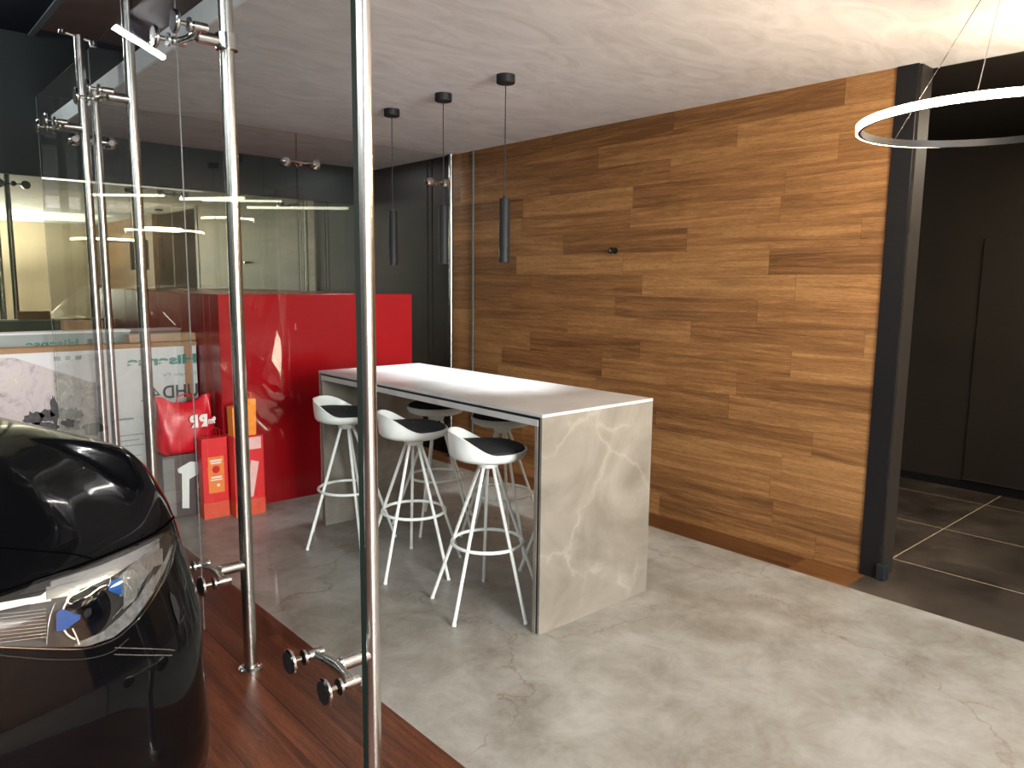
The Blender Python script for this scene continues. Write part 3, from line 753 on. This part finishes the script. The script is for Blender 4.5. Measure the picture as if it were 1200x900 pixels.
def gridfn(topl, botl, off, nx=40, ny=12, bulge=0):
    rows = patch(topl, botl, off, nx, ny, bulge)
    def f(mb, tr):
        if rows: mb.grid([[tr(p) for p in r] for r in rows])
    return f
def linefn(pts, r, off=.003, n=8, sub=6):
    P = catmull([(a, b_, 0) for a, b_ in pts], (len(pts)-1)*sub)
    Q = [ray(p.x, p.y, off) for p in P]; Q = [q for q in Q if q is not None]
    def f(mb, tr):
        if len(Q) > 1: mb.tube([tr(q) for q in Q], r, n)
    return f
def inset(line, dy): return [(x, y+dy) for x, y in line]
HL = both(gridfn(LT, LB, .004, 50, 16), 'headlight', 'lamp_dark', CARP)
for o in HL: o.location = -CO
HP = HL
def hp(fn, name, mat): return both(fn, name, mat, HP)
# light blade along the top, silver reflector bands
hp(gridfn([(-18, 713), (0, 708), (46, 700), (58, 690)], [(-18, 722), (0, 717), (40, 708), (58, 705)], .008, 20, 3), 'light_blade', 'lamp_white')
hp(gridfn([(58, 683), (114, 665), (150, 650), (185, 632)], [(58, 703), (95, 690), (130, 676), (160, 656), (185, 636)], .007, 30, 4), 'reflector_band', 'lamp_silver')
hp(gridfn([(52, 690), (90, 687)], [(52, 704), (90, 697)], .010, 8, 3), 'reflector_facet', 'lamp_silver')
hp(gridfn([(138, 676), (160, 655), (185, 637)], [(138, 700), (160, 690), (185, 655)], .0065, 16, 6), 'upper_facet', 'lamp_grey')
hp(gridfn([(142, 672), (150, 668), (158, 672)], [(142, 715), (152, 706), (158, 700)], .008, 8, 8), 'side_reflector', 'lamp_silver')
hp(gridfn([(168, 655), (190, 642)], [(168, 668), (188, 662)], .008, 8, 4), 'corner_reflector', 'lamp_silver')
hp(gridfn([(170, 690), (192, 655), (198, 640)], [(170, 706), (192, 666), (198, 648)], .006, 10, 4), 'outer_rim', 'lamp_silver')
hp(gridfn([(85, 755), (118, 741), (140, 722), (160, 700), (178, 672)], [(85, 758), (101, 757), (131, 747), (153, 729), (178, 694)], .0075, 24, 3), 'lower_rim', 'lamp_grey')
# projector: dark lens with silver hoop
cx_, cy_, rx_, ry_ = 99, 719, 33, 34
def ell(k, n, f=1., tilt=.5): 
    a = 2*pi*k/n; x = rx_*f*cos(a); y = ry_*f*sin(a)*.86; return (cx_+x*cos(tilt)-(-y)*sin(tilt)*.3, cy_+y-x*.35)
def lensf(mb, tr):
    n = 36; c = ray(cx_, cy_, .016); rings = []
    for f_, of in ((1., .006), (.8, .012), (.5, .016), (.2, .0175)):
        rings.append([tr(ray(*ell(k, n, f_), of)) for k in range(n+1)])
    mb.grid(rings)
hp(lensf, 'projector_lens', 'lamp_lens')
def hoop(mb, tr): mb.tube([tr(ray(*ell(k, 40), .010)) for k in range(14, 30)], .0024, 8)
hp(hoop, 'projector_hoop', 'lamp_white')
hp(gridfn([(60, 722), (66, 716), (90, 722)], [(60, 740), (70, 739), (88, 726)], .022, 10, 6), 'blue_insert', 'lamp_blue')
hp(gridfn([(124, 684), (139, 678)], [(124, 694), (139, 698)], .012, 6, 5), 'blue_accent', 'lamp_blue')
def ribs(mb, tr):
    for k in range(9):
        y0 = 722+k*4.0; pts = [ray(x, y0-(x+10)*.12, .0065) for x in (-16, 0, 18, 36, 52)]
        if all(pts): mb.tube([tr(p) for p in pts], .0009, 6)
hp(ribs, 'housing_ribs', 'lamp_silver')
hp(linefn([(52, 756), (54, 735), (57, 722), (62, 708)], .002, .009), 'divider', 'lamp_silver')
hp(linefn([(80, 737), (85, 748), (88, 756)], .0018, .018), 'lens_mount', 'lamp_white')
def web(mb, tr):
    for pts in (((143, 700), (147, 672), (155, 665)), ((150, 712), (160, 690), (168, 668)), ((160, 700), (172, 676), (180, 650)), ((140, 688), (168, 686)), ((128, 726), (146, 706), (160, 700))):
        q = [ray(a, b_, .010) for a, b_ in pts]
        mb.tube([tr(p) for p in q], .0008, 6)
hp(web, 'reflector_lines', 'lamp_grey')
hp(gridfn(LT, LB, .020, 50, 16, .006), 'lens_cover', 'lamp_glass')
both(linefn([(-18, 758), (0, 758.5), (60, 761), (101, 760), (133, 749), (153, 733), (168, 716), (182, 694), (192, 674), (200, 640)], .0022, .006), 'headlight_trim', 'chrome', CARP)
both(linefn([(-18, 766), (20, 770), (60, 773), (100, 772), (130, 764), (150, 748)], .0016, .003), 'bumper_line', 'lamp_dark', CARP)
# panel gaps
both(linefn([(-18, 699), (20, 688), (60, 674), (100, 660), (150, 640), (185, 622), (203, 606), (210, 592)], .0035, .0015), 'panel_gap', 'car_gap', CARP)
both(linefn([(-18, 640), (20, 644), (60, 647), (88, 650), (110, 655)], .0022, .001), 'bonnet_gap', 'car_gap', CARP)
both(linefn([(133, 759), (160, 760), (185, 761), (203, 762)], .0014, .004), 'vent_blade', 'lamp_silver', CARP)
both(linefn([(133, 767), (165, 768), (200, 768)], .0014, .004), 'vent_blade', 'lamp_silver', CARP)
both(gridfn([(198, 694), (204, 700), (209, 714)], [(198, 700), (204, 722), (209, 734)], .004, 6, 6), 'side_vent', 'lamp_dark', CARP)
# glasshouse
gh = []
base = [(0, 1.50), (.45, 1.53), (.70, 1.66), (.76, 2.0), (.78, 2.8), (.77, 3.6), (.72, 4.3), (.5, 4.6), (0, 4.72)]
roof = [(0, 2.42), (.40, 2.44), (.54, 2.52), (.58, 2.7), (.60, 3.0), (.60, 3.4), (.58, 3.8), (.4, 4.02), (0, 4.08)]
cb_ = catmull([(a, b_, 0) for a, b_ in base], 48); cr_ = catmull([(a, b_, 0) for a, b_ in roof], 48)
def house(mb, tr):
    rows = []
    for q in range(9):
        u = q/8; zz = 1.09+.56*(u**.85); rows.append([tr(W(p.x+(r.x-p.x)*u, p.y+(r.y-p.y)*u, zz)) for p, r in zip(cb_, cr_)])
    mb.grid(rows)
def rooff(mb, tr):
    rows = []
    for q in range(7):
        u = q/6; rows.append([tr(W(r.x*(1-u), r.y+(3.2-r.y)*u*.0, 1.65+.035*(1-(1-u)**2))) for r in cr_])
    mb.grid(rows)
for sgn, side_ in ((1, 0), (-1, 1)):
    tr = (lambda p: p) if sgn > 0 else mirror_pt
    for nm, fn, mt in (('glasshouse', house, 'dark_glass'), ('roof', rooff, 'car_paint')):
        mb = MB(); fn(mb, tr); relcar(mb.build(nm, mt, car, smooth=True))
for pts in ([(.70, 1.66, 1.10), (.54, 2.52, 1.65)], [(.78, 2.9, 1.10), (.60, 3.0, 1.66)], [(.70, 4.35, 1.10), (.56, 3.85, 1.65)]):
    both(lambda mb, tr, pts=pts: mb.tube([tr(W(*p)) for p in pts], .028, 8), 'roof_pillar', 'car_paint', CARP)
# grille, intake, plate area at the front (off to the left of view, seen in reflections)
def grille(mb, tr):
    for k in range(9):
        s0 = .02+k*.008; mb.tube([tr(W(s0, -.004, .56)), tr(W(s0, .02, .72)), tr(W(s0, .055, .84))], .006, 6)
both(grille, 'grille_bars', 'lamp_dark', CARP)
both(lambda mb, tr: mb.tube([tr(W(*p)) for p in ((.01, -.012, .55), (.085, -.010, .56), (.09, .006, .72), (.085, .04, .84), (.01, .04, .86))], .009, 8, closed=True), 'grille_frame', 'chrome', CARP)
relcar(MB().box(-.16, .16, -.030, .03, .24, .34, Matrix.Translation(CO) @ rotm('Z', PSI), bev=.01).build('lower_intake', 'car_trim', car))
relcar(MB().box(-.15, .15, -.022, -.002, .44, .54, Matrix.Translation(CO) @ rotm('Z', PSI), bev=.003).build('plate_holder', 'car_trim', car))
# wheels
for s_, (d_, zc_, _r) in [(s_, a) for s_ in (-1, 1) for a in ARCH]:
    mt = Matrix.Translation(W(.86*s_, d_, .385)) @ rotm('Z', PSI) @ rotm('Y', pi/2)
    tyre = relcar(MB().lathe([(.24, -.12), (.36, -.12), (.38, -.09), (.384, 0), (.38, .09), (.36, .12), (.24, .12)], 40, mt, False, False).build('wheel', 'tyre', car, smooth=True))
    b = MB().lathe([(.245, -.10), (.25, .10*1), (.235, .10)], 36, mt, False, False)
    for k in range(10):
        a = 2*pi*k/10; z_ = .075*s_
        b.tube([mt @ Vector((.03*cos(a), .03*sin(a), z_)), mt @ Vector((.24*cos(a+.08), .24*sin(a+.08), z_+.015*s_))], [.02, .014], 6)
    b.lathe([(.001, .06*s_), (.05, .07*s_), (.05, .09*s_), (.001, .095*s_)], 16, mt, False, False)
    b.build('rim', 'lamp_silver', tyre, smooth=True)
    pts = [(d_+.445*cos(t_), .385+.445*sin(t_)) for t_ in [pi*k/20-.12 for k in range(22)]]
    relcar(MB().tube([W(s_*.99, a, max(.2, c)) for a, c in pts], .014, 8).build('arch_trim', 'car_trim', car, smooth=True))
relcar(MB().box(-.80, .80, .35, 4.7, .2, .34, Matrix.Translation(CO) @ rotm('Z', PSI)).build('underbody', 'car_trim', car))

# ------------------------------------------------------------------ showroom LED luminaires (seen mirrored in the glass)
def led_bar(p, q, label, mat='led_far', r=.022):
    p, q = Vector(p), Vector(q); c = (p+q)/2; o = thing('linear_pendant_lamp', label, 'lamp', tuple(c), 'linear LED lamps hung in the showroom')
    MB().tube([p-c, q-c], r, 10).build('light_tube', mat, o, smooth=True)
    u_ = Vector((0, 0, .03))
    MB().tube([p-c+u_, q-c+u_], .018, 4).build('housing', 'black_metal', o)
    for e in (p, q):
        e2 = e.lerp(c, .12); MB().tube([e2-c+u_, Vector((e2.x, e2.y, 3.6999))-c], .0015, 5).build('suspension_wire', 'steel', o)
    return o
LED = [((.50, 6.15, 3.55), (-.04, 6.73, 3.55)), ((-1.7, 3.3, 2.9), (-2.3, 4.15, 2.9)), ((-2.9, 2.8, 2.9), (-4.1, 3.9, 2.9)),
       ((-3.0, -4.6, 2.9), (-4.3, -4.7, 2.9)), ((-1.6, -1.2, 3.3), (-2.6, -.3, 3.3)), ((-.3, 1.6, 3.3), (-1.3, 2.6, 3.3)), ((-3.4, -.6, 3.3), (-4.6, .4, 3.3)), ((-4.6, 2.6, 3.3), (-5.8, 3.4, 3.3)), ((-.2, .0, 3.4), (-1.2, .1, 3.4)), ((-2.4, 5.6, 3.3), (-3.6, 6.2, 3.3))]
for k, (p, q) in enumerate(LED):
    led_bar(p, q, 'bright LED lamp mirrored as the slanting white line at the top of the glass' if k == 0 else 'slim white linear LED lamp hung over the showroom, reflected in the glass', 'led' if k == 0 else 'led_far')

# ------------------------------------------------------------------ pendant lights, showroom light and added fills
def area(name, loc, size, power, col, rot=(0, 0, 0), sy=None):
    l = bpy.data.lights.new(name, 'AREA'); l.energy = power; l.color = col; l.size = size
    if sy: l.shape = 'RECTANGLE'; l.size_y = sy
    o = bpy.data.objects.new(name, l); C.objects.link(o); o.location = loc; o.rotation_euler = rot; return o
def spot(name, loc, power, col, ang=60, blend=.6, rad=.03, rot=(0, 0, 0)):
    l = bpy.data.lights.new(name, 'SPOT'); l.energy = power; l.color = col; l.spot_size = radians(ang); l.spot_blend = blend; l.shadow_soft_size = rad
    o = bpy.data.objects.new(name, l); C.objects.link(o); o.location = loc; o.rotation_euler = rot; return o
for x, y, _ in PEND: spot('pendant_light', (x, y, ZC-1.10), 52, (.96, .98, 1), 82, 1.0, .028)
area('showroom_light', (-2.2, 1.0, 3.55), 3.0, 190, (.95, .98, 1), sy=5)
area('hall_fill', (2.9, -2.2, 2.93), 2.2, 40, (1, .88, .70), sy=2.2)  # added warm fill for the room, no fitting behind it
area('front_fill', (1.2, -4.8, 2.2), 2.2, 640, (1, .98, .95), rot=(radians(90), 0, 0), sy=2.2)  # added frontal fill behind the camera, there is no window here
l_ = spot('oak_fill_spot', (2.3, .2, 2.9), 150, (1, .82, .6), 75, 1.0, .05); l_.rotation_euler = (Vector((4.5, 2.7, 1.35))-Vector((2.3, .2, 2.9))).to_track_quat('-Z', 'Y').to_euler()  # added unseen spot that brightens the near part of the oak wall
area('upward_fill', (2.4, -3.2, 1.9), 1.6, 260, (1, .97, .95), rot=(pi, 0, 0), sy=1.6)  # added upward fill behind the camera to brighten the ceiling
area('dark_room_fill', (6.2, .8, 2.93), .8, 36, (1, .86, .68), sy=.8)  # added unseen fill that lifts the dark room and its floor
area('back_fill', (4.0, 6.9, 2.93), .4, 8, (1, .98, .95), sy=.4)  # weak added fill for the area behind the back glass

w = bpy.data.worlds.new('world'); S.world = w; w.use_nodes = True
w.node_tree.nodes['Background'].inputs[0].default_value = (.5, .52, .55, 1); w.node_tree.nodes['Background'].inputs[1].default_value = .02
S.view_settings.view_transform = 'Standard'; S.view_settings.look = 'None'; S.view_settings.exposure = .6
S.cycles.max_bounces = 10; S.cycles.transparent_max_bounces = 16; S.cycles.glossy_bounces = 6
S.cycles.sample_clamp_indirect = 6; S.cycles.blur_glossy = .3
